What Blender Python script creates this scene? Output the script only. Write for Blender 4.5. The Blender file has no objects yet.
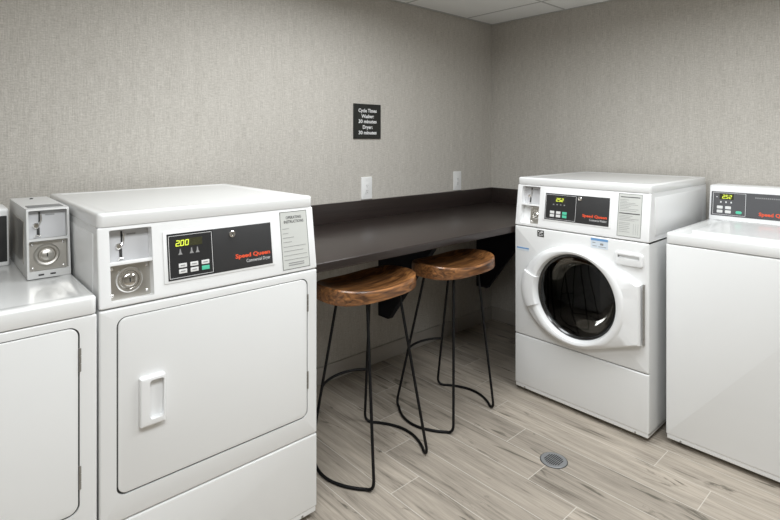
import bpy, bmesh, math, random
from mathutils import Matrix, Vector
PI = math.pi
random.seed(7)
SC = bpy.context.scene
COL = SC.collection

# ------------------------------------------------------------------ materials
def new_mat(name):
    m = bpy.data.materials.new(name); m.use_nodes = True
    nt = m.node_tree; b = nt.nodes['Principled BSDF']
    return m, nt, b

def plain(name, col, rough=0.4, metal=0.0, coat=0.0, spec=0.5, bump=0.0, bscale=200.0, var=0.0, vscale=8.0):
    m, nt, b = new_mat(name)
    b.inputs['Base Color'].default_value = (*col, 1)
    b.inputs['Roughness'].default_value = rough
    b.inputs['Metallic'].default_value = metal
    b.inputs['Coat Weight'].default_value = coat
    b.inputs['Specular IOR Level'].default_value = spec
    tc = nt.nodes.new('ShaderNodeTexCoord')
    if var > 0:
        n = nt.nodes.new('ShaderNodeTexNoise'); n.inputs['Scale'].default_value = vscale; n.inputs['Detail'].default_value = 4
        nt.links.new(tc.outputs['Object'], n.inputs['Vector'])
        mx = nt.nodes.new('ShaderNodeMix'); mx.data_type = 'RGBA'
        mx.inputs['A'].default_value = (*[c*(1-var) for c in col], 1)
        mx.inputs['B'].default_value = (*[min(1, c*(1+var)) for c in col], 1)
        nt.links.new(n.outputs['Fac'], mx.inputs['Factor'])
        nt.links.new(mx.outputs['Result'], b.inputs['Base Color'])
    if bump > 0:
        n = nt.nodes.new('ShaderNodeTexNoise'); n.inputs['Scale'].default_value = bscale; n.inputs['Detail'].default_value = 3
        nt.links.new(tc.outputs['Object'], n.inputs['Vector'])
        bp = nt.nodes.new('ShaderNodeBump'); bp.inputs['Strength'].default_value = bump; bp.inputs['Distance'].default_value = 0.001
        nt.links.new(n.outputs['Fac'], bp.inputs['Height']); nt.links.new(bp.outputs['Normal'], b.inputs['Normal'])
    return m

def emit(name, col, s):
    m, nt, b = new_mat(name)
    b.inputs['Base Color'].default_value = (*col, 1)
    b.inputs['Emission Color'].default_value = (*col, 1)
    b.inputs['Emission Strength'].default_value = s
    return m

M = {}
M['enamel'] = plain('white_enamel', (0.83, 0.835, 0.83), 0.22, coat=0.25, bump=0.02, bscale=900, var=0.012)
M['plastic'] = plain('white_plastic', (0.86, 0.865, 0.865), 0.3, var=0.01)
M['tray'] = plain('pale_grey_tray', (0.56, 0.56, 0.57), 0.45, var=0.03)
M['grey_paint'] = plain('grey_painted_steel', (0.68, 0.68, 0.67), 0.4, var=0.03)
M['gap'] = plain('gap_shade_black', (0.03, 0.03, 0.03), 0.7, var=0.1)  # near-black standing in for the shade inside the door gap
M['steel'] = plain('brushed_steel', (0.62, 0.6, 0.56), 0.33, metal=1.0, bump=0.05, bscale=400, var=0.05)
M['chrome'] = plain('polished_chrome', (0.8, 0.79, 0.77), 0.12, metal=1.0, var=0.02)
M['brass'] = plain('worn_brass', (0.6, 0.5, 0.32), 0.3, metal=1.0, var=0.1)
M['panel'] = plain('black_membrane', (0.02, 0.02, 0.021), 0.38, var=0.05)
M['panel_flap'] = plain('charcoal_membrane', (0.034, 0.034, 0.035), 0.42, var=0.05)
M['panel_grey'] = plain('grey_membrane', (0.085, 0.085, 0.09), 0.4, var=0.05)
M['display'] = plain('display_window', (0.05, 0.05, 0.025), 0.2, var=0.05)
M['digit'] = emit('lit_digits', (0.62, 0.72, 0.06), 0.6)
M['key'] = plain('pale_key', (0.75, 0.75, 0.74), 0.4, var=0.02)
M['green'] = plain('green_key', (0.1, 0.58, 0.38), 0.4, var=0.04)
M['ink_w'] = plain('white_ink', (0.75, 0.75, 0.75), 0.5, var=0.02)
M['ink_g'] = plain('grey_ink', (0.3, 0.3, 0.3), 0.5, var=0.02)
M['ink_r'] = plain('orange_red_ink', (0.85, 0.1, 0.035), 0.5, var=0.03)
M['ink_k'] = plain('dark_ink', (0.1, 0.1, 0.1), 0.5, var=0.05)
M['ink_b'] = plain('blue_ink', (0.16, 0.34, 0.62), 0.5, var=0.04)
M['paper'] = plain('grey_label', (0.6, 0.61, 0.58), 0.45, var=0.02)
M['sticker'] = plain('clear_white_sticker', (0.68, 0.75, 0.82), 0.35, var=0.02)
M['black_metal'] = plain('black_iron', (0.006, 0.006, 0.0065), 0.5, spec=0.2, bump=0.04, bscale=300, var=0.2)
M['bracket'] = plain('black_bracket', (0.008, 0.009, 0.014), 0.6, spec=0.3, var=0.2)
M['foot'] = plain('dark_rubber', (0.02, 0.02, 0.02), 0.7, var=0.1)
M['sign'] = plain('black_sign', (0.012, 0.013, 0.011), 0.45, var=0.1)
M['cover'] = plain('outlet_white', (0.82, 0.82, 0.81), 0.35, var=0.01)
M['slot'] = plain('slot_dark', (0.03, 0.03, 0.03), 0.6, var=0.1)
M['drain'] = plain('drain_steel', (0.26, 0.265, 0.27), 0.5, metal=0.35, bump=0.1, bscale=300, var=0.15)
M['drum'] = plain('drum_steel', (0.16, 0.155, 0.15), 0.35, metal=1.0, var=0.1)
M['bezel'] = plain('black_bezel', (0.012, 0.012, 0.012), 0.2, coat=0.5, var=0.1)
M['hinge'] = plain('hinge_grey', (0.36, 0.35, 0.33), 0.4, metal=0.7, var=0.1)
M['tbar'] = plain('ceiling_grid', (0.5, 0.5, 0.48), 0.5, var=0.02)

def glass_mat():
    m, nt, b = new_mat('smoked_glass')
    nt.nodes.remove(b)
    out = nt.nodes['Material Output']
    tr = nt.nodes.new('ShaderNodeBsdfTransparent'); tr.inputs['Color'].default_value = (0.34, 0.34, 0.33, 1)
    gl = nt.nodes.new('ShaderNodeBsdfGlossy'); gl.inputs['Roughness'].default_value = 0.03; gl.inputs['Color'].default_value = (1, 1, 1, 1)
    fr = nt.nodes.new('ShaderNodeFresnel'); fr.inputs['IOR'].default_value = 1.45
    mx = nt.nodes.new('ShaderNodeMixShader')
    nt.links.new(fr.outputs['Fac'], mx.inputs['Fac']); nt.links.new(tr.outputs[0], mx.inputs[1]); nt.links.new(gl.outputs[0], mx.inputs[2])
    nt.links.new(mx.outputs[0], out.inputs['Surface'])
    return m
M['glass'] = glass_mat()

def math_node(nt, op, a, b=None, c=None):
    n = nt.nodes.new('ShaderNodeMath'); n.operation = op
    for i, v in enumerate((a, b, c)):
        if v is None: continue
        if isinstance(v, (int, float)): n.inputs[i].default_value = v
        else: nt.links.new(v, n.inputs[i])
    return n.outputs[0]

def wallpaper(name, axis):
    m, nt, b = new_mat(name)
    tc = nt.nodes.new('ShaderNodeTexCoord')
    def noise(sx, sy, sz, det=2.0):
        mp = nt.nodes.new('ShaderNodeMapping'); mp.inputs['Scale'].default_value = (sx, sy, sz)
        nt.links.new(tc.outputs['Object'], mp.inputs['Vector'])
        n = nt.nodes.new('ShaderNodeTexNoise'); n.inputs['Scale'].default_value = 1; n.inputs['Detail'].default_value = det
        nt.links.new(mp.outputs[0], n.inputs['Vector']); return n.outputs['Fac']
    h = (1, 0) if axis == 'x' else (0, 1)
    def hv(a, z): return (a*h[0], a*h[1], z)
    vert = noise(*hv(330, 14))
    hori = noise(*hv(30, 330))
    slub = noise(*hv(150, 150), 3)
    broad = noise(*hv(26, 1.0), 2)
    s = math_node(nt, 'ADD', vert, hori)
    s = math_node(nt, 'MULTIPLY_ADD', slub, 0.9, s)
    s = math_node(nt, 'MULTIPLY_ADD', broad, 0.25, s)
    r = nt.nodes.new('ShaderNodeMapRange'); r.inputs['From Min'].default_value = 1.2; r.inputs['From Max'].default_value = 2.15
    nt.links.new(s, r.inputs['Value'])
    cr = nt.nodes.new('ShaderNodeValToRGB')
    cr.color_ramp.elements[0].color = (0.40, 0.375, 0.335, 1); cr.color_ramp.elements[1].color = (0.67, 0.64, 0.59, 1)
    nt.links.new(r.outputs[0], cr.inputs['Fac']); nt.links.new(cr.outputs[0], b.inputs['Base Color'])
    bp = nt.nodes.new('ShaderNodeBump'); bp.inputs['Strength'].default_value = 0.35; bp.inputs['Distance'].default_value = 0.0015
    nt.links.new(r.outputs[0], bp.inputs['Height']); nt.links.new(bp.outputs[0], b.inputs['Normal'])
    b.inputs['Roughness'].default_value = 0.75; b.inputs['Specular IOR Level'].default_value = 0.25
    return m
M['wall_x'] = wallpaper('woven_wallpaper_back', 'x')
M['wall_y'] = wallpaper('woven_wallpaper_side', 'y')

def floor_mat():
    m, nt, b = new_mat('wood_look_plank_tile')
    tc = nt.nodes.new('ShaderNodeTexCoord'); sp = nt.nodes.new('ShaderNodeSeparateXYZ')
    nt.links.new(tc.outputs['Object'], sp.inputs[0])
    x, y = sp.outputs[0], sp.outputs[1]
    PW, PL = 0.155, 0.935
    u = math_node(nt, 'DIVIDE', math_node(nt, 'SUBTRACT', x, 1.330), PW)
    k = math_node(nt, 'FLOOR', u); fu = math_node(nt, 'FRACT', u)
    yy = math_node(nt, 'SUBTRACT', math_node(nt, 'SUBTRACT', y, 1.462), math_node(nt, 'MULTIPLY', k, 0.2095))
    v = math_node(nt, 'DIVIDE', yy, PL)
    kv = math_node(nt, 'FLOOR', v); fv = math_node(nt, 'FRACT', v)
    cmb = nt.nodes.new('ShaderNodeCombineXYZ'); nt.links.new(k, cmb.inputs[0]); nt.links.new(kv, cmb.inputs[1])
    wn = nt.nodes.new('ShaderNodeTexWhiteNoise'); wn.noise_dimensions = '3D'; nt.links.new(cmb.outputs[0], wn.inputs['Vector'])
    rnd = wn.outputs['Value']
    off = math_node(nt, 'MULTIPLY', rnd, 37.0)
    def grain(sx, sy, det, rough=0.6, dist=0.0):
        c = nt.nodes.new('ShaderNodeCombineXYZ')
        nt.links.new(math_node(nt, 'MULTIPLY', x, sx), c.inputs[0]); nt.links.new(math_node(nt, 'MULTIPLY', y, sy), c.inputs[1]); nt.links.new(off, c.inputs[2])
        n = nt.nodes.new('ShaderNodeTexNoise'); n.inputs['Scale'].default_value = 1; n.inputs['Detail'].default_value = det
        n.inputs['Roughness'].default_value = rough; n.inputs['Distortion'].default_value = dist
        nt.links.new(c.outputs[0], n.inputs['Vector']); return n.outputs['Fac']
    fine = grain(150, 5, 4)
    wide = grain(24, 2.0, 6, 0.68, 0.8)
    knot = grain(17, 3.0, 6, 0.62, 1.0)
    f = math_node(nt, 'MULTIPLY_ADD', fine, 0.35, math_node(nt, 'MULTIPLY', wide, 0.65))
    cr = nt.nodes.new('ShaderNodeValToRGB')
    e = cr.color_ramp.elements
    e[0].position = 0.33; e[0].color = (0.17, 0.145, 0.115, 1)
    e[1].position = 0.64; e[1].color = (0.61, 0.535, 0.445, 1)
    a = e.new(0.45); a.color = (0.41, 0.36, 0.30, 1)
    nt.links.new(f, cr.inputs['Fac'])
    hs = nt.nodes.new('ShaderNodeHueSaturation'); nt.links.new(cr.outputs[0], hs.inputs['Color'])
    nt.links.new(math_node(nt, 'MULTIPLY_ADD', rnd, 0.24, 0.67), hs.inputs['Value'])
    # dark weathered streaks
    kr = nt.nodes.new('ShaderNodeMapRange'); kr.inputs['From Min'].default_value = 0.60; kr.inputs['From Max'].default_value = 0.67; kr.clamp = True
    nt.links.new(knot, kr.inputs['Value'])
    mk = nt.nodes.new('ShaderNodeMix'); mk.data_type = 'RGBA'; mk.inputs['B'].default_value = (0.095, 0.085, 0.065, 1)
    nt.links.new(math_node(nt, 'MULTIPLY', kr.outputs[0], 0.85), mk.inputs['Factor']); nt.links.new(hs.outputs[0], mk.inputs['A'])
    # grout
    g1 = math_node(nt, 'LESS_THAN', fu, 0.0028/PW); g2 = math_node(nt, 'LESS_THAN', fv, 0.0030/PL)
    g = math_node(nt, 'MAXIMUM', g1, g2)
    mg = nt.nodes.new('ShaderNodeMix'); mg.data_type = 'RGBA'; mg.inputs['B'].default_value = (0.62, 0.58, 0.52, 1)
    nt.links.new(math_node(nt, 'MULTIPLY', g, 0.8), mg.inputs['Factor']); nt.links.new(mk.outputs['Result'], mg.inputs['A'])
    nt.links.new(mg.outputs['Result'], b.inputs['Base Color'])
    b.inputs['Roughness'].default_value = 0.5; b.inputs['Specular IOR Level'].default_value = 0.35
    bp = nt.nodes.new('ShaderNodeBump'); bp.inputs['Strength'].default_value = 0.25; bp.inputs['Distance'].default_value = 0.001
    nt.links.new(math_node(nt, 'SUBTRACT', fine, g), bp.inputs['Height']); nt.links.new(bp.outputs[0], b.inputs['Normal'])
    return m
M['floor'] = floor_mat()

def wood_mat():
    m, nt, b = new_mat('walnut_stained_wood')
    tc = nt.nodes.new('ShaderNodeTexCoord')
    mp = nt.nodes.new('ShaderNodeMapping'); mp.inputs['Scale'].default_value = (3.5, 26, 30)
    nt.links.new(tc.outputs['Object'], mp.inputs['Vector'])
    n = nt.nodes.new('ShaderNodeTexNoise'); n.inputs['Scale'].default_value = 1.6; n.inputs['Detail'].default_value = 6; n.inputs['Distortion'].default_value = 1.4
    nt.links.new(mp.outputs[0], n.inputs['Vector'])
    cr = nt.nodes.new('ShaderNodeValToRGB'); e = cr.color_ramp.elements
    e[0].position = 0.3; e[0].color = (0.04, 0.015, 0.006, 1); e[1].position = 0.72; e[1].color = (0.42, 0.185, 0.06, 1)
    a = e.new(0.5); a.color = (0.2, 0.085, 0.03, 1)
    nt.links.new(n.outputs['Fac'], cr.inputs['Fac']); nt.links.new(cr.outputs[0], b.inputs['Base Color'])
    b.inputs['Roughness'].default_value = 0.38; b.inputs['Coat Weight'].default_value = 0.15
    bp = nt.nodes.new('ShaderNodeBump'); bp.inputs['Strength'].default_value = 0.1; bp.inputs['Distance'].default_value = 0.001
    nt.links.new(n.outputs['Fac'], bp.inputs['Height']); nt.links.new(bp.outputs[0], b.inputs['Normal'])
    return m
M['wood'] = wood_mat()

def counter_mat():
    m, nt, b = new_mat('espresso_laminate')
    tc = nt.nodes.new('ShaderNodeTexCoord')
    mp = nt.nodes.new('ShaderNodeMapping'); mp.inputs['Scale'].default_value = (2.0, 90, 90)
    nt.links.new(tc.outputs['Object'], mp.inputs['Vector'])
    n = nt.nodes.new('ShaderNodeTexNoise'); n.inputs['Scale'].default_value = 1; n.inputs['Detail'].default_value = 4
    nt.links.new(mp.outputs[0], n.inputs['Vector'])
    cr = nt.nodes.new('ShaderNodeValToRGB'); e = cr.color_ramp.elements
    e[0].position = 0.3; e[0].color = (0.020, 0.0145, 0.013, 1); e[1].position = 0.7; e[1].color = (0.034, 0.025, 0.022, 1)
    nt.links.new(n.outputs['Fac'], cr.inputs['Fac']); nt.links.new(cr.outputs[0], b.inputs['Base Color'])
    b.inputs['Roughness'].default_value = 0.3
    return m
M['counter'] = counter_mat()

def ceil_mat():
    m, nt, b = new_mat('mineral_ceiling_tile')
    tc = nt.nodes.new('ShaderNodeTexCoord')
    n = nt.nodes.new('ShaderNodeTexNoise'); n.inputs['Scale'].default_value = 160; n.inputs['Detail'].default_value = 4
    nt.links.new(tc.outputs['Object'], n.inputs['Vector'])
    cr = nt.nodes.new('ShaderNodeValToRGB'); cr.color_ramp.elements[0].color = (0.86, 0.86, 0.84, 1); cr.color_ramp.elements[1].color = (0.92, 0.92, 0.9, 1)
    nt.links.new(n.outputs['Fac'], cr.inputs['Fac']); nt.links.new(cr.outputs[0], b.inputs['Base Color'])
    b.inputs['Roughness'].default_value = 0.9
    bp = nt.nodes.new('ShaderNodeBump'); bp.inputs['Strength'].default_value = 0.3; bp.inputs['Distance'].default_value = 0.002
    nt.links.new(n.outputs['Fac'], bp.inputs['Height']); nt.links.new(bp.outputs[0], b.inputs['Normal'])
    return m
M['ceil'] = ceil_mat()
M['trim'] = plain('grey_beige_base_tile', (0.44, 0.41, 0.37), 0.5, var=0.08, vscale=5)

# ------------------------------------------------------------------ mesh builder
I4 = Matrix.Identity(4)
def rrect(u0, u1, v0, v1, r, seg=6):
    r = max(min(r, (u1-u0)/2-1e-5, (v1-v0)/2-1e-5), 0)
    if r <= 1e-5: return [(u0, v0), (u1, v0), (u1, v1), (u0, v1)]
    pts = []
    for cx, cy, a0 in ((u1-r, v0+r, -PI/2), (u1-r, v1-r, 0), (u0+r, v1-r, PI/2), (u0+r, v0+r, PI)):
        for i in range(seg+1):
            a = a0+PI/2*i/seg; pts.append((cx+r*math.cos(a), cy+r*math.sin(a)))
    return pts

class MB:
    """collects shapes, links them as ONE mesh object"""
    def __init__(s, X=I4): s.bm = bmesh.new(); s.X = X
    def P(s, *p): return s.bm.verts.new(s.X @ Vector(p))
    def loft(s, loops, cap0=True, cap1=True, closed=True):
        rows = [[s.P(*p) for p in L] for L in loops]
        n = len(rows[0])
        for a, b in zip(rows, rows[1:]):
            for i in range(n if closed else n-1):
                j = (i+1) % n
                s.bm.faces.new((a[i], a[j], b[j], b[i]))
        if cap0: s.bm.faces.new(rows[0][::-1])
        if cap1: s.bm.faces.new(rows[-1])
        return rows
    def slab(s, u0, u1, v0, v1, back, front, R=0.0, b=0.0, holes=(), plane='xz', seg=6, bs=3):
        """rounded plate in the (x,z) plane; y = -front is the outer face; holes = loops"""
        def pt(u, v, d): return (u, -d, v) if plane == 'xz' else (u, v, d)
        loops = [[pt(u, v, back) for u, v in rrect(u0, u1, v0, v1, R, seg)]]
        if b > 0:
            for i in range(bs+1):
                a = PI/2*i/bs; ins = b*(1-math.cos(a)); d = front-b+b*math.sin(a)
                loops.append([pt(u, v, d) for u, v in rrect(u0+ins, u1-ins, v0+ins, v1-ins, max(R-ins, 0.0005 if R > 0 else 0), seg)])
        else:
            loops.append([pt(u, v, front) for u, v in rrect(u0, u1, v0, v1, R, seg)])
        if not holes:
            s.loft(loops); return s
        rows = s.loft(loops, True if not holes else False, False)
        edges = []
        top = rows[-1]
        for i in range(len(top)):
            e = s.bm.edges.get((top[i], top[(i+1) % len(top)])); edges.append(e)
        for H in holes:
            f_ = [s.P(*pt(u, v, front)) for u, v in H]; bk = [s.P(*pt(u, v, back)) for u, v in H]
            n = len(H)
            for i in range(n):
                j = (i+1) % n
                edges.append(s.bm.edges.new((f_[i], f_[j])))
                s.bm.faces.new((f_[i], f_[j], bk[j], bk[i]))
        bmesh.ops.triangle_fill(s.bm, use_beauty=True, use_dissolve=False, edges=edges)
        return s
    def box(s, x0, x1, y0, y1, z0, z1, r=0.0, seg=3):
        r_ = bmesh.ops.create_cube(s.bm, size=1.0)
        vs = r_['verts']
        for v in vs: v.co = Vector((x0+(v.co.x+.5)*(x1-x0), y0+(v.co.y+.5)*(y1-y0), z0+(v.co.z+.5)*(z1-z0)))
        if r > 0:
            es = {e for v in vs for e in v.link_edges}
            o = bmesh.ops.bevel(s.bm, geom=list(es), offset=r, segments=seg, affect='EDGES', profile=0.5)
            vs = list({v for f in o['faces'] for v in f.verts} | {v for v in vs if v.is_valid})
        for v in vs: v.co = s.X @ v.co
        return s
    def prism(s, pts, a0, a1, axis='x'):
        """pts = polygon in the other two axes"""
        def q(p, a): return (a, p[0], p[1]) if axis == 'x' else ((p[0], a, p[1]) if axis == 'y' else (p[0], p[1], a))
        s.loft([[q(p, a0) for p in pts], [q(p, a1) for p in pts]]); return s
    def lathe(s, prof, c=(0, 0, 0), axis='y', n=40, cap0=True, cap1=True):
        """prof = [(r, d)], d runs along -y (outwards) or z"""
        loops = []
        for r, d in prof:
            L = []
            for i in range(n):
                a = 2*PI*i/n
                L.append((c[0]+r*math.cos(a), c[1]-d, c[2]+r*math.sin(a)) if axis == 'y' else (c[0]+r*math.cos(a), c[1]+r*math.sin(a), c[2]+d))
            loops.append(L)
        s.loft(loops, cap0, cap1); return s
    def tube(s, path, r, n=10):
        P = [Vector(p) for p in path]
        loops = []; up = None
        for i, p in enumerate(P):
            t = (P[min(i+1, len(P)-1)]-P[max(i-1, 0)]).normalized()
            if up is None:
                up = Vector((0, 0, 1)) if abs(t.z) < .9 else Vector((1, 0, 0))
            x = (up - t*up.dot(t)).normalized(); y = t.cross(x); up = x
            loops.append([tuple(p + x*r*math.cos(2*PI*k/n) + y*r*math.sin(2*PI*k/n)) for k in range(n)])
        s.loft(loops); return s
    def text(s, body, x, z, w=None, h=0.01, d=0.0008, align='LEFT', bold=0.0, sx=1.0, ext=0.0002):
        """lettering standing in the x,z plane facing -y; w fits the width"""
        cu = bpy.data.curves.new('t', 'FONT'); cu.body = body; cu.size = 1.0; cu.extrude = 0.0; cu.offset = bold; cu.resolution_u = 3
        ob = bpy.data.objects.new('t', cu); COL.objects.link(ob)
        dg = bpy.context.evaluated_depsgraph_get(); me = bpy.data.meshes.new_from_object(ob.evaluated_get(dg))
        xs = [v.co.x for v in me.vertices]; x0, x1 = min(xs), max(xs)
        k = h/0.7; kx = k*sx if w is None else w/(x1-x0)
        W = (x1-x0)*kx
        ox = {'LEFT': x, 'CENTER': x-W/2, 'RIGHT': x-W}[align]
        vs = [s.P(ox+(v.co.x-x0)*kx, -d, z+v.co.y*k) for v in me.vertices]
        for p in me.polygons:
            try: s.bm.faces.new([vs[i] for i in p.vertices])
            except ValueError: pass
        bpy.data.objects.remove(ob); bpy.data.curves.remove(cu); bpy.data.meshes.remove(me)
        return s
    def build(s, name, mat, parent=None, smooth=True, label=None, loc=None):
        bm = s.bm
        bmesh.ops.remove_doubles(bm, verts=bm.verts, dist=1e-6)
        bmesh.ops.recalc_face_normals(bm, faces=bm.faces)
        me = bpy.data.meshes.new(name); bm.to_mesh(me); bm.free()
        me.materials.append(mat)
        if smooth:
            for p in me.polygons: p.use_smooth = True
            me.set_sharp_from_angle(angle=math.radians(38))
        o = bpy.data.objects.new(name, me); COL.objects.link(o)
        if parent: o.parent = parent
        if loc: o.location = loc
        if label: o['label'] = label
        return o

def thing(name, label, cat, loc=(0, 0, 0), rz=0.0, group=None):
    o = bpy.data.objects.new(name, None); COL.objects.link(o)
    o.empty_display_size = 0.1
    o.location = loc; o.rotation_euler = (0, 0, rz); o['label'] = label; o['category'] = cat
    if group: o['group'] = group
    return o

def structure(o):
    o['kind'] = 'structure'; return o

# ------------------------------------------------------------------ the room
XR, YB, ZC = 3.216, 2.39, 2.241
XL, YF = -1.7, -2.1
structure(MB().box(XL-.1, XR+.1, YF-.1, YB+.1, -.1, 0).build('floor', M['floor'], smooth=False))
structure(MB().box(XL-.1, XR+.1, YB, YB+.1, 0, ZC+.1).build('wall_back', M['wall_x'], smooth=False))
structure(MB().box(XR, XR+.1, YF-.1, YB, 0, ZC+.1).build('wall_right', M['wall_y'], smooth=False))
structure(MB().box(XL-.1, XL, YF-.1, YB, 0, ZC+.1).build('wall_left', M['wall_y'], smooth=False))
structure(MB().box(XL, XR, YF-.1, YF, 0, ZC+.1).build('wall_front', M['wall_x'], smooth=False))
ceil = structure(MB().box(XL, XR, YF, YB, ZC, ZC+.1).build('ceiling', M['ceil'], smooth=False))
g = MB()
x = 2.905
while x > XL: g.box(x-.007, x+.007, YF, YB, ZC-.0015, ZC+.001); x -= .61
y = 1.772
while y > YF: g.box(XL, XR, y-.007, y+.007, ZC-.0014, ZC+.001); y -= .61
g.box(XL, XR, YB-.02, YB, ZC-.002, ZC+.001); g.box(XR-.02, XR, YF, YB, ZC-.002, ZC+.001)
g.build('grid_bars', M['tbar'], ceil, smooth=False)
structure(MB().box(XL, XR-.012, YB-.012, YB, 0, .095, .003).build('baseboard_back', M['trim']))
structure(MB().box(XR-.012, XR, YF, YB, 0, .095, .003).build('baseboard_right', M['trim']))

# ------------------------------------------------------------------ counter
ct = thing('counter', 'dark brown laminate counter running along the back wall into the corner, with a low backsplash', 'counter', (0, 0, 0))
CZ, CF = 0.889, 1.636
MB().box(1.055, XR-.002, CF, YB-.002, CZ-.035, CZ, .003).build('worktop', M['counter'], ct)
MB().box(1.055, XR-.022, YB-.021, YB-.001, CZ-.001, 1.0025, .002).build('backsplash', M['counter'], ct)
MB().box(XR-.021, XR-.001, CF+.01, YB-.001, CZ-.001, 1.0025, .002).build('backsplash', M['counter'], ct)
for bx in (2.07, 3.03):
    MB().prism([(YB-.001, .285), (YB-.092, .285), (1.925, .775), (1.90, .805), (1.90, CZ-.035), (YB-.001, CZ-.035)], bx, bx+.038).build('bracket', M['bracket'], ct, smooth=False)

# ------------------------------------------------------------------ appliance pieces
TH = math.atan(0.137)
SL = 0.2213                                     # sloped height of the console
def console_frame(z0=0.90, th=TH, y0=0.0): return Matrix.Translation((0, y0, z0)) @ Matrix.Rotation(-th, 4, 'X')
W = 0.70

def feet(root, D, x0=.05, x1=.65):
    for fx in (x0, x1):
        for fy in (.06, D-.06):
            MB().lathe([(.018, 0), (.02, .004), (.018, .012), (.008, .013), (.008, .045)], (fx, fy, 0), 'z', 16).build('foot', M['foot'], root)

def seven(mb, txt, x, z, w, h, d, pitch, dot_after=None):
    segs = {'0': 'abcdef', '1': 'bc', '2': 'abged', '3': 'abgcd', '4': 'fgbc', '5': 'afgcd', '6': 'afgedc', '7': 'abc', '8': 'abcdefg', '9': 'abcdfg'}
    t = w*0.22; sk = 0.12
    for i, ch in enumerate(txt):
        ox = x+i*pitch
        R = {'a': (t*.5, w-t*.5, h-t, h), 'd': (t*.5, w-t*.5, 0, t), 'g': (t*.5, w-t*.5, h/2-t/2, h/2+t/2),
             'b': (w-t, w, h/2, h-t*.3), 'c': (w-t, w, t*.3, h/2), 'f': (0, t, h/2, h-t*.3), 'e': (0, t, t*.3, h/2)}
        for sname in segs[ch]:
            a0, a1, b0, b1 = R[sname]
            f = [mb.P(ox+a+sk*b, -d, z+b) for a, b in ((a0, b0), (a1, b0), (a1, b1), (a0, b1))]
            mb.bm.faces.new(f)
        if dot_after == i:
            f = [mb.P(ox+w+a, -d, z+b) for a, b in ((.0004, 0), (.0004+t, 0), (.0004+t, t), (.0004, t))]
            mb.bm.faces.new(f)

def outline(mb, x0, x1, z0, z1, t, d):
    for a in ((x0, x1, z0, z0+t), (x0, x1, z1-t, z1), (x0, x0+t, z0, z1), (x1-t, x1, z0, z1)):
        mb.slab(a[0], a[1], a[2], a[3], d-.0005, d)

def coin_mechanism(root, F, x0, x1, z0, zs, z1, depth, plate_x0=None, lower_mat='steel'):
    """tray of a coin meter: backing, shelf, coin acceptor and cash box lock (recess x0..x1, z0..z1, shelf at zs)"""
    tray = MB(F).slab(x0-.001, x1+.001, zs+.004, z1+.001, -depth-.004, -depth).build('coin_acceptor', M['tray'], root)
    cx = x0+.030
    MB(F).slab(cx+.006, cx+.0105, z1-.036, z1-.004, -depth, -depth+.0015).build('coin_slot', M['slot'], tray)
    MB(F).slab(cx+.001, cx+.0085, zs+.014, zs+.040, -depth, -depth+.0015).build('return_slot', M['slot'], tray)
    k = MB(F)
    k.lathe([(.009, 0), (.009, .006), (.006, .009)], (cx-.001, depth, zs+.047), 'y', 18)
    k.tube([(cx-.002, depth-.006, zs+.047), (cx+.008, depth-.007, zs+.052), (cx+.013, depth-.006, zs+.066), (cx+.012, depth-.004, zs+.082)], .0022, 8)
    k.build('return_lever', M['chrome'], tray)
    MB(F).tube([(cx-.004, depth-.004, zs+.008), (cx+.002, depth-.006, zs+.014), (cx+.010, depth-.006, zs+.012)], .0022, 8).build('return_latch', M['chrome'], tray)
    MB(F).slab(cx+.022, cx+.046, z1-.016, z1-.012, -depth, -depth+.0006).build('coin_marking', M['ink_g'], tray)
    px0 = x0 if plate_x0 is None else plate_x0
    MB(F).slab(x0-.001, x1+.001, zs-.004, zs+.005, -depth-.004, -.003, b=.001).build('shelf', M['plastic'], root)
    pl = MB(F).slab(px0-.001, x1+.001, z0-.001, zs-.003, -depth-.004, -depth).build('cash_box_door', M[lower_mat], root)
    lx, lz = (px0+x1)/2-.001, (z0+zs)/2
    r = min(.036, (x1-px0)*.37)
    MB(F).lathe([(r, 0), (r, .004), (r*.9, .007), (r*.74, .007), (r*.66, .003), (r*.5, .003), (r*.5, .010), (r*.42, .012), (.0005, .012)], (lx, depth, lz), 'y', 36).build('lock_ring', M['chrome'], pl)
    MB(F).slab(lx-.0016, lx+.0016, lz-.006, lz+.006, -depth+.012, -depth+.0135).build('keyhole', M['slot'], pl)
    for sx in (px0+.009, x1-.009):
        for sz in (z0+.012, zs-.015):
            MB(F).lathe([(.0045, 0), (.0045, .0015), (.002, .003)], (sx, depth, sz), 'y', 12).build('screw', M['chrome'], pl)

def console_shell(F, D, recess, th=TH, L=SL, W=W):
    """sloped front with one open recess, sides, top and back, one mesh"""
    x0, x1, z0, z1, dep = recess
    m = MB(F)
    b = .007
    hole = rrect(x0, x1, z0, z1, .004, 3)
    m.slab(0, W, 0.001, L, -.012, 0, R=.006, b=.004, holes=[hole])
    # recess pan
    m.loft([[(u, .0119, v) for u, v in hole], [(u, dep, v) for u, v in hole]], False, True)
    # body behind
    A = math.tan(th)
    m2 = MB()
    inv = F
    # body box in the upright frame
    pts = [(.012, 0.001), (.012+L*math.sin(th), L*math.cos(th)), (D, L*math.cos(th)), (D, 0.001)]
    rows = []
    Fz = F.translation.z; Fy = F.translation.y
    for xx in (0.0012, W-.0012):
        rows.append([m.bm.verts.new(Vector((xx, Fy+p[0]-.002, Fz+p[1]))) for p in pts])
    n = len(pts)
    m.bm.faces.new(rows[0][::-1]); m.bm.faces.new(rows[1])
    for i in (1, 2, 3):
        j = (i+1) % n
        m.bm.faces.new((rows[0][i], rows[0][j], rows[1][j], rows[1][i]))
    return m

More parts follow.
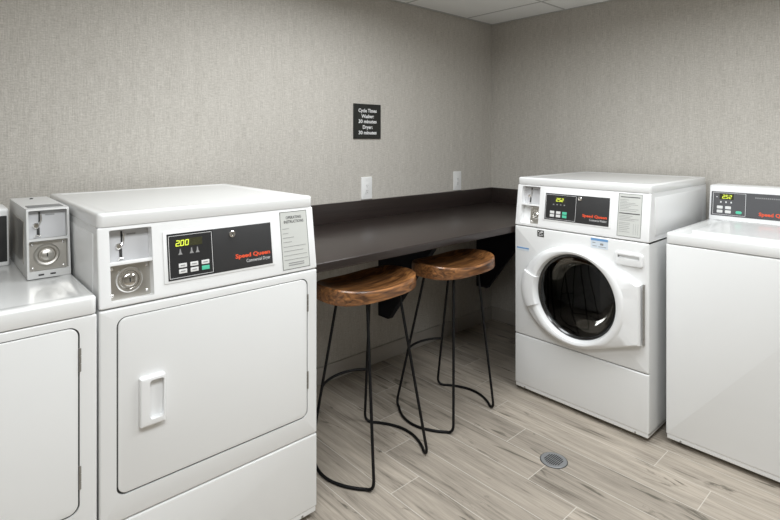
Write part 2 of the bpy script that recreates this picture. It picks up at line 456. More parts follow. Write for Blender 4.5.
def control_panel(root, F, x0, x1, z0, z1, xd, kind, caption):
    """black membrane: display and keys on the left, service flap with lock and brand lettering on the right"""
    MB(F).slab(x0-.011, x1+.009, z0-.007, z1+.009, -.001, .0022, R=.003, b=.001).build('panel_bezel', M['plastic'], root)
    cp = MB(F).slab(x0, x1, z0, z1, .0018, .0030).build('control_panel', M['panel'], root)
    MB(F).slab(xd+.003, x1-.0015, z0+.0015, z1-.0015, .0028, .0040, b=.0006).build('service_flap', M['panel_flap'], cp)
    o = MB(F); outline(o, x0+.004, xd, z0+.005, z1-.006, .0013, .0036); o.build('panel_outline', M['ink_w'], cp)
    H = z1-z0; w = xd-x0
    d = .0036
    if kind == 'dryer':
        dx0, dx1, dz0, dz1 = x0+.023, x0+.105, z1-.041, z1-.018
        MB(F).slab(dx0, dx1, dz0, dz1, .0028, d).build('display', M['display'], cp)
        g = MB(F); seven(g, '200', dx0+.001, dz0+.0025, .0112, .0175, d+.0004, .0138, 0); g.build('digits', M['digit'], cp)
        for px_, pz_ in ((.036, .060), (.070, .060), (.088, .060)):
            ik = MB(F)
            ik.prism([(x0+px_-.005, z1-pz_-.004), (x0+px_+.008, z1-pz_-.004), (x0+px_+.004, z1-pz_+.003), (x0+px_+.003, z1-pz_+.013), (x0+px_, z1-pz_+.013), (x0+px_-.001, z1-pz_+.003)], -.003, -d, 'y')
            ik.build('panel_icon', M['ink_g'], cp, smooth=False)
        for r_ in range(2):
            for c_ in range(3):
                kx = x0+.031+c_*.0345; kz = z0+.034-r_*.017
                kb = MB(F).slab(kx, kx+.024, kz, kz+.0125, .003, .0042, R=.001, b=.0005).build('button', M['green' if (r_ == 1 and c_ == 2) else 'key'], cp,
                    label='green start button' if (r_ == 1 and c_ == 2) else None)
        for r_ in range(2):
            for c_ in range(3):
                if r_ == 1 and c_ == 2: continue
                kx = x0+.031+c_*.0345; kz = z0+.034-r_*.017
                MB(F).slab(kx+.005, kx+.019, kz+.0048, kz+.0078, .0042, .0045).build('button_mark', M['ink_g'], cp)
        lx, lz = .385, z1-.022
    elif kind == 'washer':
        dx0, dx1, dz0, dz1 = x0+.054, x0+.110, z1-.044, z1-.017
        MB(F).slab(dx0, dx1, dz0, dz1, .0028, d).build('display', M['display'], cp)
        g = MB(F); seven(g, '252', dx0+.007, dz0+.0045, .0115, .0175, d+.0004, .0142, 0); g.build('digits', M['digit'], cp)
        for q in range(4): MB(F).slab(x0+.045+q*.020, x0+.052+q*.020, z1-.058, z1-.053, .003, d).build('panel_icon', M['ink_g'], cp)
        for r_ in range(2):
            for c_ in range(3):
                kx = x0+.031+c_*.0345; kz = z0+.033-r_*.017
                MB(F).slab(kx, kx+.024, kz, kz+.0135, .003, .0042, R=.001, b=.0005).build('button', M['green' if c_ == 2 else 'key'], cp, label='green start button' if c_ == 2 else None)
        lx, lz = xd+.020, z1-.016
    MB(F).lathe([(.0105, .0038), (.0105, .008), (.008, .010), (.0055, .010), (.005, .0085), (.0005, .0085)], (lx, 0, lz), 'y', 22).build('flap_lock', M['chrome'], cp)
    MB(F).slab(lx-.001, lx+.001, lz-.004, lz+.004, .0085, .0092).build('keyhole', M['slot'], cp)
    MB(F).text('Speed Queen', x1-.009, z0+.0345, w=.123, h=.0128, d=.0046, align='RIGHT', bold=.03).build('lettering', M['ink_r'], cp, smooth=False, label='orange red lettering')
    MB(F).text(caption, x1-.009, z0+.0175, w=.086, h=.0105, d=.0046, align='RIGHT', bold=.0).build('lettering', M['ink_w'], cp, smooth=False, label='white lettering')

def side_panels(root, D):
    for xx in (-.0006, W-.0014):
        m = MB(); m.box(xx, xx+.002, .075, D-.075, .925, 1.098, .0009, 2)
        m.build('side_panel', M['plastic'], root)

def instruction_label(root, F, x0, x1, z0, z1, kind):
    lb = MB(F).slab(x0, x1, z0, z1, -.0005, .0009).build('instruction_label', M['paper'], root, label='grey instruction label with a dark border')
    o = MB(F); outline(o, x0+.0008, x1-.0008, z0+.0008, z1-.0008, .0015, .0013); o.build('label_border', M['ink_k'], lb)
    t = MB(F); cx = (x0+x1)/2
    if kind == 'dryer':
        t.text('OPERATING', cx, z1-.026, w=.062, h=.0095, d=.0014, align='CENTER', bold=.02)
        t.text('INSTRUCTIONS', cx, z1-.0405, w=.079, h=.0095, d=.0014, align='CENTER', bold=.02)
        t.build('label_heading', M['ink_k'], lb, smooth=False)
        l = MB(F)
        for zz, w_ in ((.060, .026), (.076, .022), (.091, .044), (.106, .034), (.122, .090), (.137, .078), (.152, .092), (.167, .095)):
            l.slab(x0+.008, x0+.008+w_, z1-zz, z1-zz+.0016, .0008, .0014)
        for zz, w_ in ((.180, .062), (.187, .062)): l.slab(cx-w_/2, cx+w_/2, z1-zz, z1-zz+.0035, .0008, .0014)
        l.build('label_text', M['ink_g'], lb)
    else:
        t.slab(x0+.010, x1-.010, z1-.018, z1-.014, .0008, .0014); t.build('label_heading', M['ink_k'], lb)
        MB(F).slab(x0+.006, x1-.008, z1-.094, z1-.089, .0008, .0014).build('label_heading', M['ink_k'], lb)
        l = MB(F)
        for i, (zz, w_) in enumerate(((.030, .04), (.037, .03), (.044, .07), (.051, .082), (.058, .05), (.065, .04), (.072, .085), (.080, .075), (.103, .06), (.110, .05), (.117, .088), (.124, .07), (.136, .05), (.143, .05), (.152, .045), (.160, .05), (.168, .04), (.177, .05))):
            l.slab(x0+.008, x0+.008+w_, z1-zz, z1-zz+.0017, .0008, .0014)
        for q in range(3): l.slab(x1-.034+q*.010, x1-.0332+q*.010, z0+.012, z0+.062, .0008, .0014)
        l.build('label_text', M['ink_g'], lb)

def top_cover(root, D, z0, z1, name='top_cover', y0=.0, mat='enamel'):
    """rounded sheet steel top with a faint rim"""
    m = MB(); R, b = .016, .009
    def lp(ins, z): return [(u, v, z) for u, v in rrect(ins, W-ins, y0+ins, D-ins, max(R-ins, .004), 5)]
    loops = [lp(.001, z0), lp(0, z0+.002), lp(0, z1-b)]
    for i in range(1, 5):
        a = PI/2*i/4; loops.append(lp(b*(1-math.cos(a)), z1-b+b*math.sin(a)))
    loops += [lp(.030, z1), lp(.036, z1-.0022), lp(.05, z1-.0025)]
    m.loft(loops)
    return m.build(name, M[mat], root)

def base_rail(root, D):
    br = MB().box(.004, W-.004, .003, D-.02, .025, .047, .002).build('base_rail', M['enamel'], root)
    for sx in (.06, W-.06):
        MB().lathe([(.004, 0), (.004, .0015), (.002, .002)], (sx, .003, .031), 'y', 12).build('screw', M['hinge'], br)

def cabinet(root, D, z1=.898, open_front=False):
    if not open_front:
        MB().box(.001, W-.001, .010, D, .040, z1-.001, .005).build('cabinet', M['enamel'], root)
    else:
        m = MB(); t = .004
        m.box(.001, .001+t, .010, D, .040, z1-.001); m.box(W-.001-t, W-.001, .010, D, .040, z1-.001)
        m.box(.001, W-.001, D-t, D, .040, z1-.001); m.box(.001, W-.001, .010, D, .040, .044); m.box(.001, W-.001, .010, D, z1-.005, z1-.001)
        m.build('cabinet', M['enamel'], root)

def dryer_door(root, x0, x1, z0, z1, hinge_right=True, handle=None, hz=()):
    """flush drop-in door in a rounded opening"""
    MB().slab(x0-.006, x1+.006, z0-.006, z1+.006, -.0095, -.0065).build('door_gap_shade', M['gap'], root)  # dark backing sheet, paints the shade seen through the gap around the door
    d = MB().slab(x0+.0042, x1-.0036, z0+.0050, z1-.0030, -.006, .0005, R=.024, b=.0025, seg=8).build('door', M['enamel'], root)
    if handle:
        a0, a1, b0, b1 = handle
        hole = rrect(a0+.026, a1-.0045, b0+.017, b1-.010, .008, 4)
        h = MB().slab(a0, a1, b0, b1, 0, .018, R=.004, b=.005, holes=[hole])
        h.loft([[(u, -.0001, v) for u, v in hole], [(u, -.0012, v) for u, v in hole]], False, True)
        h.build('handle', M['plastic'], d)
    for z in hz:
        hx = x1+.0005 if hinge_right else x0-.0005
        h = MB()
        for q in range(3): h.lathe([(.0034, q*.021), (.0034, q*.021+.019)], (hx, .001, z), 'z', 10)
        h.build('hinge', M['hinge'], d)
    return d

# ------------------------------------------------------------------ dryer with coin tray in the console
DD = 0.755
dr = thing('clothes_dryer', 'white coin dryer with black control panel reading 2.00, beside the stools', 'dryer', (.351, 1.55, 0))
feet(dr, DD); cabinet(dr, DD); base_rail(dr, DD)
X0, X1, Z0, Z1 = .0420, .6610, .377, .8715
MB().slab(0, W, .3090, .8965, -.012, 0, R=.005, b=.005, holes=[rrect(X0, X1, Z0, Z1, .026, 8)]).build('front_panel', M['enamel'], dr)
MB().slab(0, W, .044, .3055, -.012, 0, R=.005, b=.005).build('lower_panel', M['enamel'], dr)
dryer_door(dr, X0, X1, Z0, Z1, True, (.098, .1675, .552, .690), (.752, .478))
F = console_frame()
console_shell(F, DD, (.030, .142, .016, .211, .034)).build('console', M['plastic'], dr)
coin_mechanism(dr, F, .031, .141, .017, .117, .210, .033)
control_panel(dr, F, .182, .524, .0455, .182, .318, 'dryer', 'Commercial Dryer')
instruction_label(dr, F, .562, .672, .0125, .212, 'dryer')
side_panels(dr, DD)
tcv = top_cover(dr, DD, 1.1195, 1.158, y0=.028)

# ------------------------------------------------------------------ front loading washer
wm = thing('front_load_washer', 'white front loading washer with a round dark glass door, right of the counter', 'washing machine', (2.3965, 1.624, 0), -PI/2)
WD = .785
feet(wm, WD); cabinet(wm, WD, open_front=True); base_rail(wm, WD)
GC = (.359, .588)                                # centre of the glass
circ = [(GC[0]+.214*math.cos(2*PI*i/48), GC[1]+.214*math.sin(2*PI*i/48)) for i in range(48)]
MB().slab(0, W, .3135, .8965, -.012, 0, R=.006, b=.006, holes=[circ]).build('front_panel', M['enamel'], wm)
MB().slab(0, W, .044, .3095, -.012, 0, R=.006, b=.006).build('lower_panel', M['enamel'], wm)
F = console_frame()
console_shell(F, WD, (.030, .140, .016, .214, .034)).build('console', M['plastic'], wm)
coin_mechanism(wm, F, .031, .139, .017, .115, .213, .033, plate_x0=.072)
control_panel(wm, F, .176, .516, .050, .186, .347, 'washer', 'Commercial Washer')
instruction_label(wm, F, .5555, .664, .016, .214, 'washer')
side_panels(wm, WD)
top_cover(wm, WD, 1.1195, 1.159, y0=.028)
# door: outline = hull of a wide-left ring and the hinge tab
NP = 96
def door_r(a):
    ca, sa = math.cos(a), math.sin(a)
    A = .293 if ca < 0 else .247
    r = 1/math.sqrt((ca/A)**2+(sa/.2455)**2)
    # convex hull with the tab corners (relative to the centre)
    best = r
    for (c, side) in (((.314, .121), 1), ((.314, -.147), -1)):
        # tangent from the corner to the circle R=.2365
        R = .2455; Dc = math.hypot(*c); base = math.atan2(c[1], c[0]); al = math.acos(R/Dc)
        ta = base+side*al
        t = (R*math.cos(ta), R*math.sin(ta))
        # ray intersection with segment t-c
        dx, dy = c[0]-t[0], c[1]-t[1]; den = ca*dy-sa*dx
        if abs(den) > 1e-9:
            rr = (t[0]*dy-t[1]*dx)/den; k = (t[0]*sa-t[1]*ca)/(-(dx*sa-dy*ca)) if abs(dx*sa-dy*ca) > 1e-9 else -1
            if rr > 0 and -1e-6 <= k <= 1+1e-6: best = max(best, rr)
    # vertical tab edge
    if ca > 0:
        rr = .314/ca; yy = rr*sa
        if -.147 <= yy <= .121: best = max(best, rr)
    return best
angs = sorted([2*PI*i/NP for i in range(NP)] + [math.atan2(.121, .314), math.atan2(-.147, .314) % (2*PI)])
rad = [door_r(a) for a in angs]
def dl(fn): return [(GC[0]+fn(r)*math.cos(a), 0, GC[1]+fn(r)*math.sin(a)) for a, r in zip(angs, rad)]
def lay(fn, d): return [(p[0], -d, p[2]) for p in dl(fn)]
dm = MB()
dm.loft([lay(lambda r: r-.006, .001), lay(lambda r: r-.001, .012), lay(lambda r: r, .026), lay(lambda r: r-.004, .036), lay(lambda r: r-.011, .0405),
         lay(lambda r: min(r-.012, .252), .0412), lay(lambda r: min(r-.014, .246), .046), lay(lambda r: min(r-.02, .238), .0495), lay(lambda r: .222, .049), lay(lambda r: .214, .045), lay(lambda r: .207, .022), lay(lambda r: .206, -.010)], False, False)
door = dm.build('door', M['plastic'], wm)
# grip on the left of the ring
hm = MB(); rows = []
sel = [PI+math.radians(v) for v in range(-18, 24, 3)]
def grip(fn, d): return [(GC[0]+fn(door_r(a))*math.cos(a), -d, GC[1]+fn(door_r(a))*math.sin(a)) for a in sel]
G_ = [grip(lambda r: r+.0005, .018), grip(lambda r: r+.003, .030), grip(lambda r: r-.002, .045), grip(lambda r: r-.012, .0515), grip(lambda r: r-.03, .057), grip(lambda r: .231, .0575), grip(lambda r: .215, .056), grip(lambda r: .2065, .042), grip(lambda r: .2055, .024)]
hr = hm.loft(G_, False, False, closed=False)
hm.bm.faces.new([r[0] for r in hr]); hm.bm.faces.new([r[-1] for r in hr][::-1])
hm.build('door_handle', M['plastic'], door)
gc3 = (GC[0], 0, GC[1])
MB().lathe([(.2065, -.005), (.2065, .016), (.202, .019), (.193, .013), (.190, .004), (.190, -.02)], gc3, 'y', 64, False, False).build('glass_bezel', M['bezel'], door)
MB().lathe([(.194, .012), (.15, .0165), (.10, .020), (.05, .0215), (.001, .022)], gc3, 'y', 64, False, True).build('glass', M['glass'], door, label='smoked glass of the door')
MB().lathe([(.188, .006), (.172, -.02), (.150, -.075), (.138, -.095), (.10, -.108), (.05, -.112), (.001, -.113)], (GC[0]+.0, 0, GC[1]), 'y', 64, False, True).build('glass_bowl', M['glass'], door)
dmr = MB().lathe([(.1895, -.012), (.2, -.06), (.245, -.07), (.25, -.1), (.25, -.5), (.2, -.52), (.001, -.52)], gc3, 'y', 64, False, True).build('drum', M['drum'], wm)
for k in range(3):
    a = PI/2+k*2*PI/3
    X = Matrix.Translation((GC[0], 0, GC[1])) @ Matrix.Rotation(-a, 4, 'Y')
    m = MB(X); m.loft([[(.251, .12, -.035), (.19, .12, -.012), (.19, .12, .012), (.251, .12, .035)], [(.251, .48, -.035), (.19, .48, -.012), (.19, .48, .012), (.251, .48, .035)]])
    m.build('paddle', M['drum'], dmr)
# hinge
hg = MB()
for q in range(9): hg.lathe([(.0035, q*.0298), (.0035, q*.0298+.026)], (.6815, -.012, .442), 'z', 12)
hg.slab(.677, .6845, .440, .712, -.001, .009)
hg.build('hinge', M['hinge'], door)
# detergent drawer
hole = rrect(.566, .664, .8165, .8335, .004, 3)
dd = MB().slab(.551, .679, .7845, .8455, -.004, .010, R=.012, b=.005, holes=[hole])
dd.loft([[(u, -.0099, v) for u, v in hole], [(u, .004, v-.002) for u, v in hole]], False, True)
dw = dd.build('detergent_drawer', M['plastic'], wm)
MB().slab(.566, .664, .8285, .8335, -.003, .0085).build('drawer_grip', M['grey_paint'], dw)
st = MB().slab(.139, .177, .8545, .8885, -.0005, .0008).build('badge', M['sign'], wm, label='small square black badge')
b_ = MB()
for a in ((.143, .150, .879, .884), (.158, .172, .877, .8835), (.150, .163, .872, .876), (.143, .155, .8665, .8685), (.160, .173, .8665, .8685), (.146, .171, .860, .863)): b_.slab(*a, .0006, .0012)
b_.build('badge_marks', M['ink_w'], st)
st = MB().slab(.013, .088, .7665, .7835, -.0005, .0008).build('sticker', M['sticker'], wm, label='pale blue strip sticker')
MB().slab(.013, .088, .7765, .7835, .0006, .0012).build('sticker_band', M['ink_b'], st)
st = MB().slab(.432, .516, .842, .889, -.0005, .0008).build('sticker', M['sticker'], wm, label='white sticker with a blue band')
MB().slab(.432, .516, .878, .889, .0006, .0012).build('sticker_band', M['ink_b'], st)
b_ = MB()
b_.slab(.478, .494, .858, .868, .0006, .0012, R=.003); b_.slab(.440, .455, .866, .869, .0006, .0012); b_.slab(.440, .462, .851, .8535, .0006, .0012); b_.slab(.470, .508, .849, .8515, .0006, .0012)
b_.build('sticker_marks', M['ink_g'], st)

# ------------------------------------------------------------------ top loading washer
tl = thing('top_load_washer', 'white top loading washer with a plain front and raised rear console, at the right edge', 'washing machine', (2.4706, .879, 0), -PI/2)
TD = .735
feet(tl, TD); base_rail(tl, TD)
cabinet(tl, TD)
MB().slab(0, W, .044, .8965, -.012, 0, R=.005, b=.006).build('front_panel', M['enamel'], tl)
top_cover(tl, TD, .8995, .948, name='top_deck', y0=-.002)
ld = MB(); 
def lp(ins, z): return [(u, v, z) for u, v in rrect(.075+ins, .625-ins, .055+ins, .545-ins, max(.05-ins, .01), 8)]
ld.loft([lp(0, .944), lp(0, .951), lp(.004, .9555), lp(.012, .957), lp(.05, .9575), lp(.062, .956)])
lid = ld.build('lid', M['enamel'], tl)
lh = MB(); lh.slab(.30, .40, .047, .066, .946, .9575, R=.006, b=.003, plane='xy'); lh.build('lid_grip', M['plastic'], lid)
FT = console_frame(.947, math.atan(.15), .578)
m = MB(); th = math.atan(.15)
Lc = .177
pr = [(.578, .946), (.578+.0265, 1.1235), (.578+.035, 1.126), (TD, 1.126), (TD, .946)]
m.loft([[(a, p[0], p[1]) for p in pr] for a in (.003, W-.003)])
c_ = m.build('console', M['plastic'], tl)
bv = c_.modifiers.new('bevel', 'BEVEL'); bv.width = .006; bv.segments = 3
cp = MB(FT).slab(.013, W-.013, .024, .148, -.002, .0012, R=.002).build('control_panel', M['panel_grey'], tl)
o = MB(FT); outline(o, .021, .166, .030, .143, .0016, .0018); o.build('panel_outline', M['ink_w'], cp)
MB(FT).slab(.050, .113, .109, .138, .001, .0018).build('display', M['display'], cp)
g = MB(FT); seven(g, '252', .062, .1135, .012, .019, .0024, .0148, 0); g.build('digits', M['digit'], cp)
for q in range(4):
    kx = .040+(q % 2)*.037; kz = .060-(q//2)*.021
    MB(FT).slab(kx, kx+.026, kz, kz+.015, .001, .0024, R=.003, b=.0005).build('button', M['key'], cp)
MB(FT).slab(.124, .150, .040, .054, .001, .0026, R=.006, b=.0006).build('button', M['green'], cp, label='green start button')
for q in range(3): MB(FT).slab(.054+q*.023, .060+q*.023, .091, .099, .001, .0018).build('panel_icon', M['ink_w'], cp)
MB(FT).slab(.036, .041, .118, .123, .001, .0018).build('panel_icon', M['ink_w'], cp)
for q in range(12): MB(FT).slab(.205+q*.0085, .210+q*.0085, .124, .130, .001, .0016).build('panel_mark', M['ink_g'], cp)
MB(FT).text('Speed Queen', .222, .040, w=.135, h=.0165, d=.002, bold=.03).build('lettering', M['ink_r'], cp, smooth=False, label='red lettering')

# ------------------------------------------------------------------ dryer at the left edge
ld_ = thing('clothes_dryer', 'white dryer cut off by the left edge, low flat top, plain hinged door', 'dryer', (-.3545, 1.55, 0))
feet(ld_, DD); cabinet(ld_, DD); base_rail(ld_, DD)
X0, X1, Z0, Z1 = .0420, .6595, .377, .8715
MB().slab(0, W, .3090, .8945, -.012, 0, R=.005, b=.005, holes=[rrect(X0, X1, Z0, Z1, .026, 8)]).build('front_panel', M['enamel'], ld_)
MB().slab(0, W, .044, .3055, -.012, 0, R=.005, b=.005).build('lower_panel', M['enamel'], ld_)
dryer_door(ld_, X0, X1, Z0, Z1, True, (.100, .171, .552, .690), (.752, .442))
top_cover(ld_, DD, .8975, .944, name='top_deck', y0=-.002)
m = MB()
pr = [(.575, .942), (.598, 1.128), (.607, 1.131), (DD, 1.131), (DD, .942)]
m.loft([[(a, p[0], p[1]) for p in pr] for a in (.003, .568)])
c_ = m.build('console', M['plastic'], ld_)
bv = c_.modifiers.new('bevel', 'BEVEL'); bv.width = .006; bv.segments = 3
FL = console_frame(.943, math.atan(.023/.186), .575)
cp = MB(FL).slab(.018, .562, .014, .165, -.002, .0012, R=.002).build('control_panel', M['panel'], ld_)
o = MB(FL); outline(o, .026, .166, .022, .157, .0014, .0018); o.build('panel_outline', M['ink_w'], cp)

# coin meter box standing on that dryer
cb = thing('coin_meter', 'grey metal coin box with round lock standing on the left dryer', 'coin box', (.2285, 1.852, .9445))
cw, ch, cd = .1125, .2065, .43
FC = console_frame(0, math.atan(.155), 0)
sh = MB(); 
zs = .115; hole1 = rrect(.006, cw-.006, .022, .111, .003, 3); hole2 = rrect(.006, cw-.006, .119, .203, .003, 3)
sl = math.hypot(ch, ch*.155)
X_old = sh.X; sh.X = FC
sh.slab(0, cw, 0.0, sl, -.004, 0, R=.003, b=.0015, holes=[hole1, hole2])
for H in (hole1, hole2): sh.loft([[(u, .0039, v) for u, v in H], [(u, .030, v) for u, v in H]], False, True)
sh.X = I4
rw = [[sh.P(a, p[0], p[1]) for p in ((.004, 0), (.004+ch*.155, ch), (cd, ch), (cd, 0))] for a in (.0005, cw-.0005)]
sh.bm.faces.new(rw[0][::-1]); sh.bm.faces.new(rw[1])
for i in (1, 2, 3): sh.bm.faces.new((rw[0][i], rw[0][(i+1) % 4], rw[1][(i+1) % 4], rw[1][i]))
sh.build('housing', M['grey_paint'], cb)
# window in the top and a side plate
MB().slab(.010, cw-.010, ch*.155+.028, ch*.155+.10, ch-.001, ch+.0012, R=.002, plane='xy').build('top_plate', M['drain'], cb)
MB().lathe([(.0055, 0), (.0055, .002), (.003, .0035)], (cw*.5, .36, ch), 'z', 14).build('top_screw', M['slot'], cb)
MB().box(-.0012, .0008, .075, .33, .035, .165, .0003, 1).build('side_plate', M['steel'], cb)
def coin_front(root):
    tray = MB(FC).slab(.007, cw-.007, .120, .202, -.029, -.022).build('coin_acceptor', M['tray'], root)
    cx = .030
    MB(FC).slab(cx+.004, cx+.0085, .168, .200, -.022, -.0205).build('coin_slot', M['slot'], tray)
    MB(FC).slab(cx-.001, cx+.0065, .128, .152, -.022, -.0205).build('return_slot', M['slot'], tray)
    k = MB(FC); k.lathe([(.009, 0), (.009, .006), (.006, .009)], (cx-.003, .022, .158), 'y', 18)
    k.tube([(cx-.003, .016, .158), (cx+.006, .015, .163), (cx+.011, .016, .176), (cx+.010, .018, .192)], .0022, 8)
    k.build('return_lever', M['chrome'], tray)
    MB(FC).tube([(cx-.008, .018, .124), (cx-.001, .016, .129), (cx+.008, .016, .126)], .0022, 8).build('return_latch', M['chrome'], tray)
    MB(FC).slab(.052, .076, .188, .192, -.022, -.0212).build('coin_marking', M['ink_g'], tray)
    pl = MB(FC).slab(.007, cw-.007, .023, .110, -.029, -.020).build('cash_box_door', M['steel'], root)
    lx, lz, r = cw*.47, .068, .034
    MB(FC).lathe([(r, 0), (r, .004), (r*.88, .008), (r*.72, .007), (r*.62, .003), (r*.5, .003), (r*.5, .010), (r*.42, .012), (.0005, .012)], (lx, .020, lz), 'y', 36).build('lock_ring', M['steel'], pl)
    MB(FC).slab(lx-.0016, lx+.0016, lz-.006, lz+.006, -.008, -.0065).build('keyhole', M['slot'], pl)
    for sx in (.016, cw-.016):
        for sz in (.031, .102): MB(FC).lathe([(.004, 0), (.004, .0015), (.002, .003)], (sx, .020, sz), 'y', 12).build('screw', M['chrome'], pl)
    for sx in (.028, .058): MB(FC).slab(sx, sx+.014, .008, .0125, -.001, .0008).build('vent_slot', M['slot'], root)
coin_front(cb)

# ------------------------------------------------------------------ stools
def make_stool(loc, rz, label, fx=0.0, off=(.034, -.034)):
    t = thing('bar_stool', label, 'stool', loc, rz, 'wooden seat bar stools at the counter')
    A, B, zb = .238, .154, .702
    n = 96; e = 2.7
    def ring(sc, z, sad=0.0, flat=1.0):
        L = []
        for i in range(n):
            a = 2*PI*i/n; ca, sa = math.cos(a), math.sin(a)
            r = (abs(ca)**e+abs(sa)**e)**(-1/e)
            x, y = A*r*ca, B*r*sa
            # keep an even margin for insets
            x *= (A-sc)/A; y *= (B-sc)/B
            L.append((x+off[0], y+off[1], z + sad*((x/A)**2*1.0 - .15) + (.004*(y/B)**2 if sad else 0)))
        return L
    S = .024
    m = MB()
    loops = [ring(.06, zb), ring(.012, zb+.0005), ring(.003, zb+.004), ring(0, zb+.012), ring(0, zb+.030, S*.7), ring(.002, zb+.042, S), ring(.007, zb+.0475, S), ring(.016, zb+.048, S),
             ring(.030, zb+.044, S), ring(.05, zb+.038, S), ring(.08, zb+.034, S), ring(.105, zb+.033, S), ring(.128, zb+.033, S)]
    m.loft(loops); m.build('seat', M['wood'], t)
    rr = .0063
    def rod(sx):
        p = []
        top_b, top_f = (off[0]*.6+sx*.095, .082+off[1]*.6, zb+.002), (off[0]*.6+sx*.095, -.100+off[1]*.6, zb+.002)
        fb, ff = (sx*.160, .188), (sx*.160, -.188-fx)
        R = .03
        def leg(top, foot, inward):
            T = Vector(top); Ft = Vector((foot[0], foot[1], rr)); d = (T-Ft).normalized()
            pts = [T, T*.5+Ft*.5, Ft+d*(R*1.3)]
            # rounded bend on to the floor bar
            Q = Vector((foot[0]+sx*.012, foot[1]+inward*R*1.1, rr))
            for i in range(1, 6):
                u = i/6; pts.append((1-u)**2*(Ft+d*R*1.3)+2*u*(1-u)*Ft+u*u*Q)
            return pts, Q
        pb, qb = leg(top_b, fb, -1); pf, qf = leg(top_f, ff, 1)
        mid = []
        for i in range(0, 17):
            u = i/16; y = qb.y+(qf.y-qb.y)*u
            xx = qb.x + sx*.066*math.sin(PI*u)**.85
            mid.append(Vector((xx, y, rr)))
        return pb+mid+pf[::-1]
    for sx in (-1, 1):
        lf = MB().tube(rod(sx), rr, 12).build('leg_frame', M['black_metal'], t)
        for yy in (-.185, .185):
            pass
    # foot rest between the two legs on the counter side
    zf = .275; u = zf/zb; top_y = .082+off[1]*.6
    yb = .188+(top_y-.188)*u; xb = .160+(.095-.160)*u
    path = []
    for i in range(0, 21):
        v = -1+2*i/20
        path.append((off[0]*.6*u+v*xb, yb+.055*(1-v*v)**.8, zf))
    MB().tube(path, rr*.95, 12).build('footrest', M['black_metal'], t)
    pl = MB()
    pl.box(-.100+off[0]*.6, .100+off[0]*.6, -.108+off[1]*.6, .092+off[1]*.6, zb-.004, zb+.001)
    pl.build('mounting_plate', M['black_metal'], t)
    return t
make_stool((1.432, 1.725, 0), math.radians(3.6), 'bar stool with a saddle wooden seat, nearer the dryer and the camera', .02, (0, 0))
make_stool((1.965, 1.752, 0), math.radians(1.5), 'bar stool with a saddle wooden seat, nearer the front loading washer')

# ------------------------------------------------------------------ wall things and floor drain
sg = thing('wall_sign', 'small black sign with white cycle times text on the back wall', 'sign', (1.9799, YB, 1.4738))
MB().box(-.1055, .1055, -.008, -.0005, -.1038, .1038, .001, 1).build('sign_board', M['sign'], sg)
t = MB()
for body, z, w in (('Cycle Times', .0545, .142), ('Washer:', .0205, .097), ('30 minutes', -.0105, .140), ('Dryer:', -.0445, .076), ('30 minutes', -.0775, .140)):
    t.text(body, 0, z, w=w, h=.0205, d=.0086, align='CENTER', bold=.028)
t.build('lettering', M['ink_w'], sg, smooth=False, label='white lettering')

for (ox, lab) in ((1.976, 'white wall outlet just above the backsplash, below the black sign'), (2.8126, 'white wall outlet just above the backsplash, nearer the corner')):
    ol = thing('wall_outlet', lab, 'outlet', (ox, YB, 1.0725), 0, 'outlets above the counter')
    MB().slab(-.041, .041, -.067, .067, .0005, .006, R=.005, b=.0025).build('cover_plate', M['cover'], ol)
    rc = MB().slab(-.0165, .0165, -.0335, .0335, .005, .0075, R=.002, b=.0008).build('receptacle', M['cover'], ol)
    s = MB()
    for z in (.016, -.016):
        s.slab(-.007, -.0052, z-.003, z+.005, .0073, .0078); s.slab(.0052, .007, z-.003, z+.004, .0073, .0078)
        s.lathe([(.0024, .0073), (.0024, .0078)], (0, 0, z-.0085), 'y', 10)
    s.build('slots', M['slot'], rc)
    for z in (.048, -.048): MB().lathe([(.003, .0058), (.003, .0068)], (0, 0, z), 'y', 12).build('screw', M['cover'], ol)

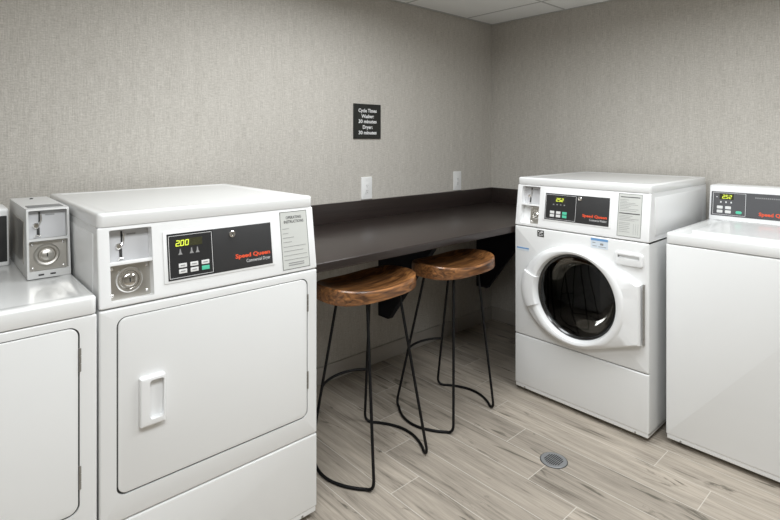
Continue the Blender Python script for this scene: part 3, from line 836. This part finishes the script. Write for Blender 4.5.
fd = thing('floor_drain', 'round metal drain grate set in the plank floor in front of the washer', 'drain', (1.984, 1.151, 0))
MB().lathe([(.054, .0002), (.054, .002), (.052, .0035), (.044, .0032), (.0005, .0030)], (0, 0, 0), 'z', 48).build('grate', M['drain'], fd)
MB().lathe([(.057, .0001), (.057, .0008), (.054, .0010)], (0, 0, 0), 'z', 48).build('rim', M['slot'], fd)
s = MB()
for i in range(-4, 5):
    yy = i*.0078; hw = math.sqrt(max(.038**2-yy*yy, 0))
    X = Matrix.Rotation(math.radians(0), 4, 'Z')
    for a, b in ((-hw, -.0015), (.0015, hw)):
        s.box(a, b, yy-.0022, yy+.0022, .0028, .0037)
s.build('slots', M['slot'], fd)

# ------------------------------------------------------------------ light
def area(name, loc, sx, sy, power, col=(1, .97, .93), spread=180, rot=(0, 0, 0)):
    l = bpy.data.lights.new(name, 'AREA'); l.shape = 'RECTANGLE'; l.size = sx; l.size_y = sy; l.energy = power; l.color = col; l.spread = math.radians(spread)
    o = bpy.data.objects.new(name, l); COL.objects.link(o); o.location = loc; o.rotation_euler = rot
    return o
LC = (.945, .978, 1)
area('troffer_and_fill', (1.38, 1.467, ZC-.004), 1.15, .55, 18, LC, 170)
area('troffer_and_fill', (1.99, .25, ZC-.004), .55, 1.15, 21, LC, 170)
area('troffer_and_fill', (.16, .25, ZC-.004), 1.15, .55, 30, LC, 170)  # unseen fill light, added to brighten the machine fronts
w = bpy.data.worlds.new('world'); SC.world = w; w.use_nodes = True
w.node_tree.nodes['Background'].inputs[0].default_value = (.5, .52, .55, 1); w.node_tree.nodes['Background'].inputs[1].default_value = 0.0

# ------------------------------------------------------------------ camera
cam = bpy.data.cameras.new('camera'); co = bpy.data.objects.new('camera', cam); COL.objects.link(co)
cam.sensor_width = 36; cam.sensor_fit = 'HORIZONTAL'; cam.lens = 514.4/780*36
cam.shift_y = (140.3-260)/780
co.location = (0, 0, 1.36)
co.rotation_euler = (PI/2, 0, math.radians(47.78-90))
cam.clip_start = 0.02
SC.camera = co
SC.view_settings.view_transform = 'Standard'; SC.view_settings.look = 'None'; SC.view_settings.gamma = 1; SC.view_settings.use_curve_mapping = False
SC.view_settings.exposure = 0.22
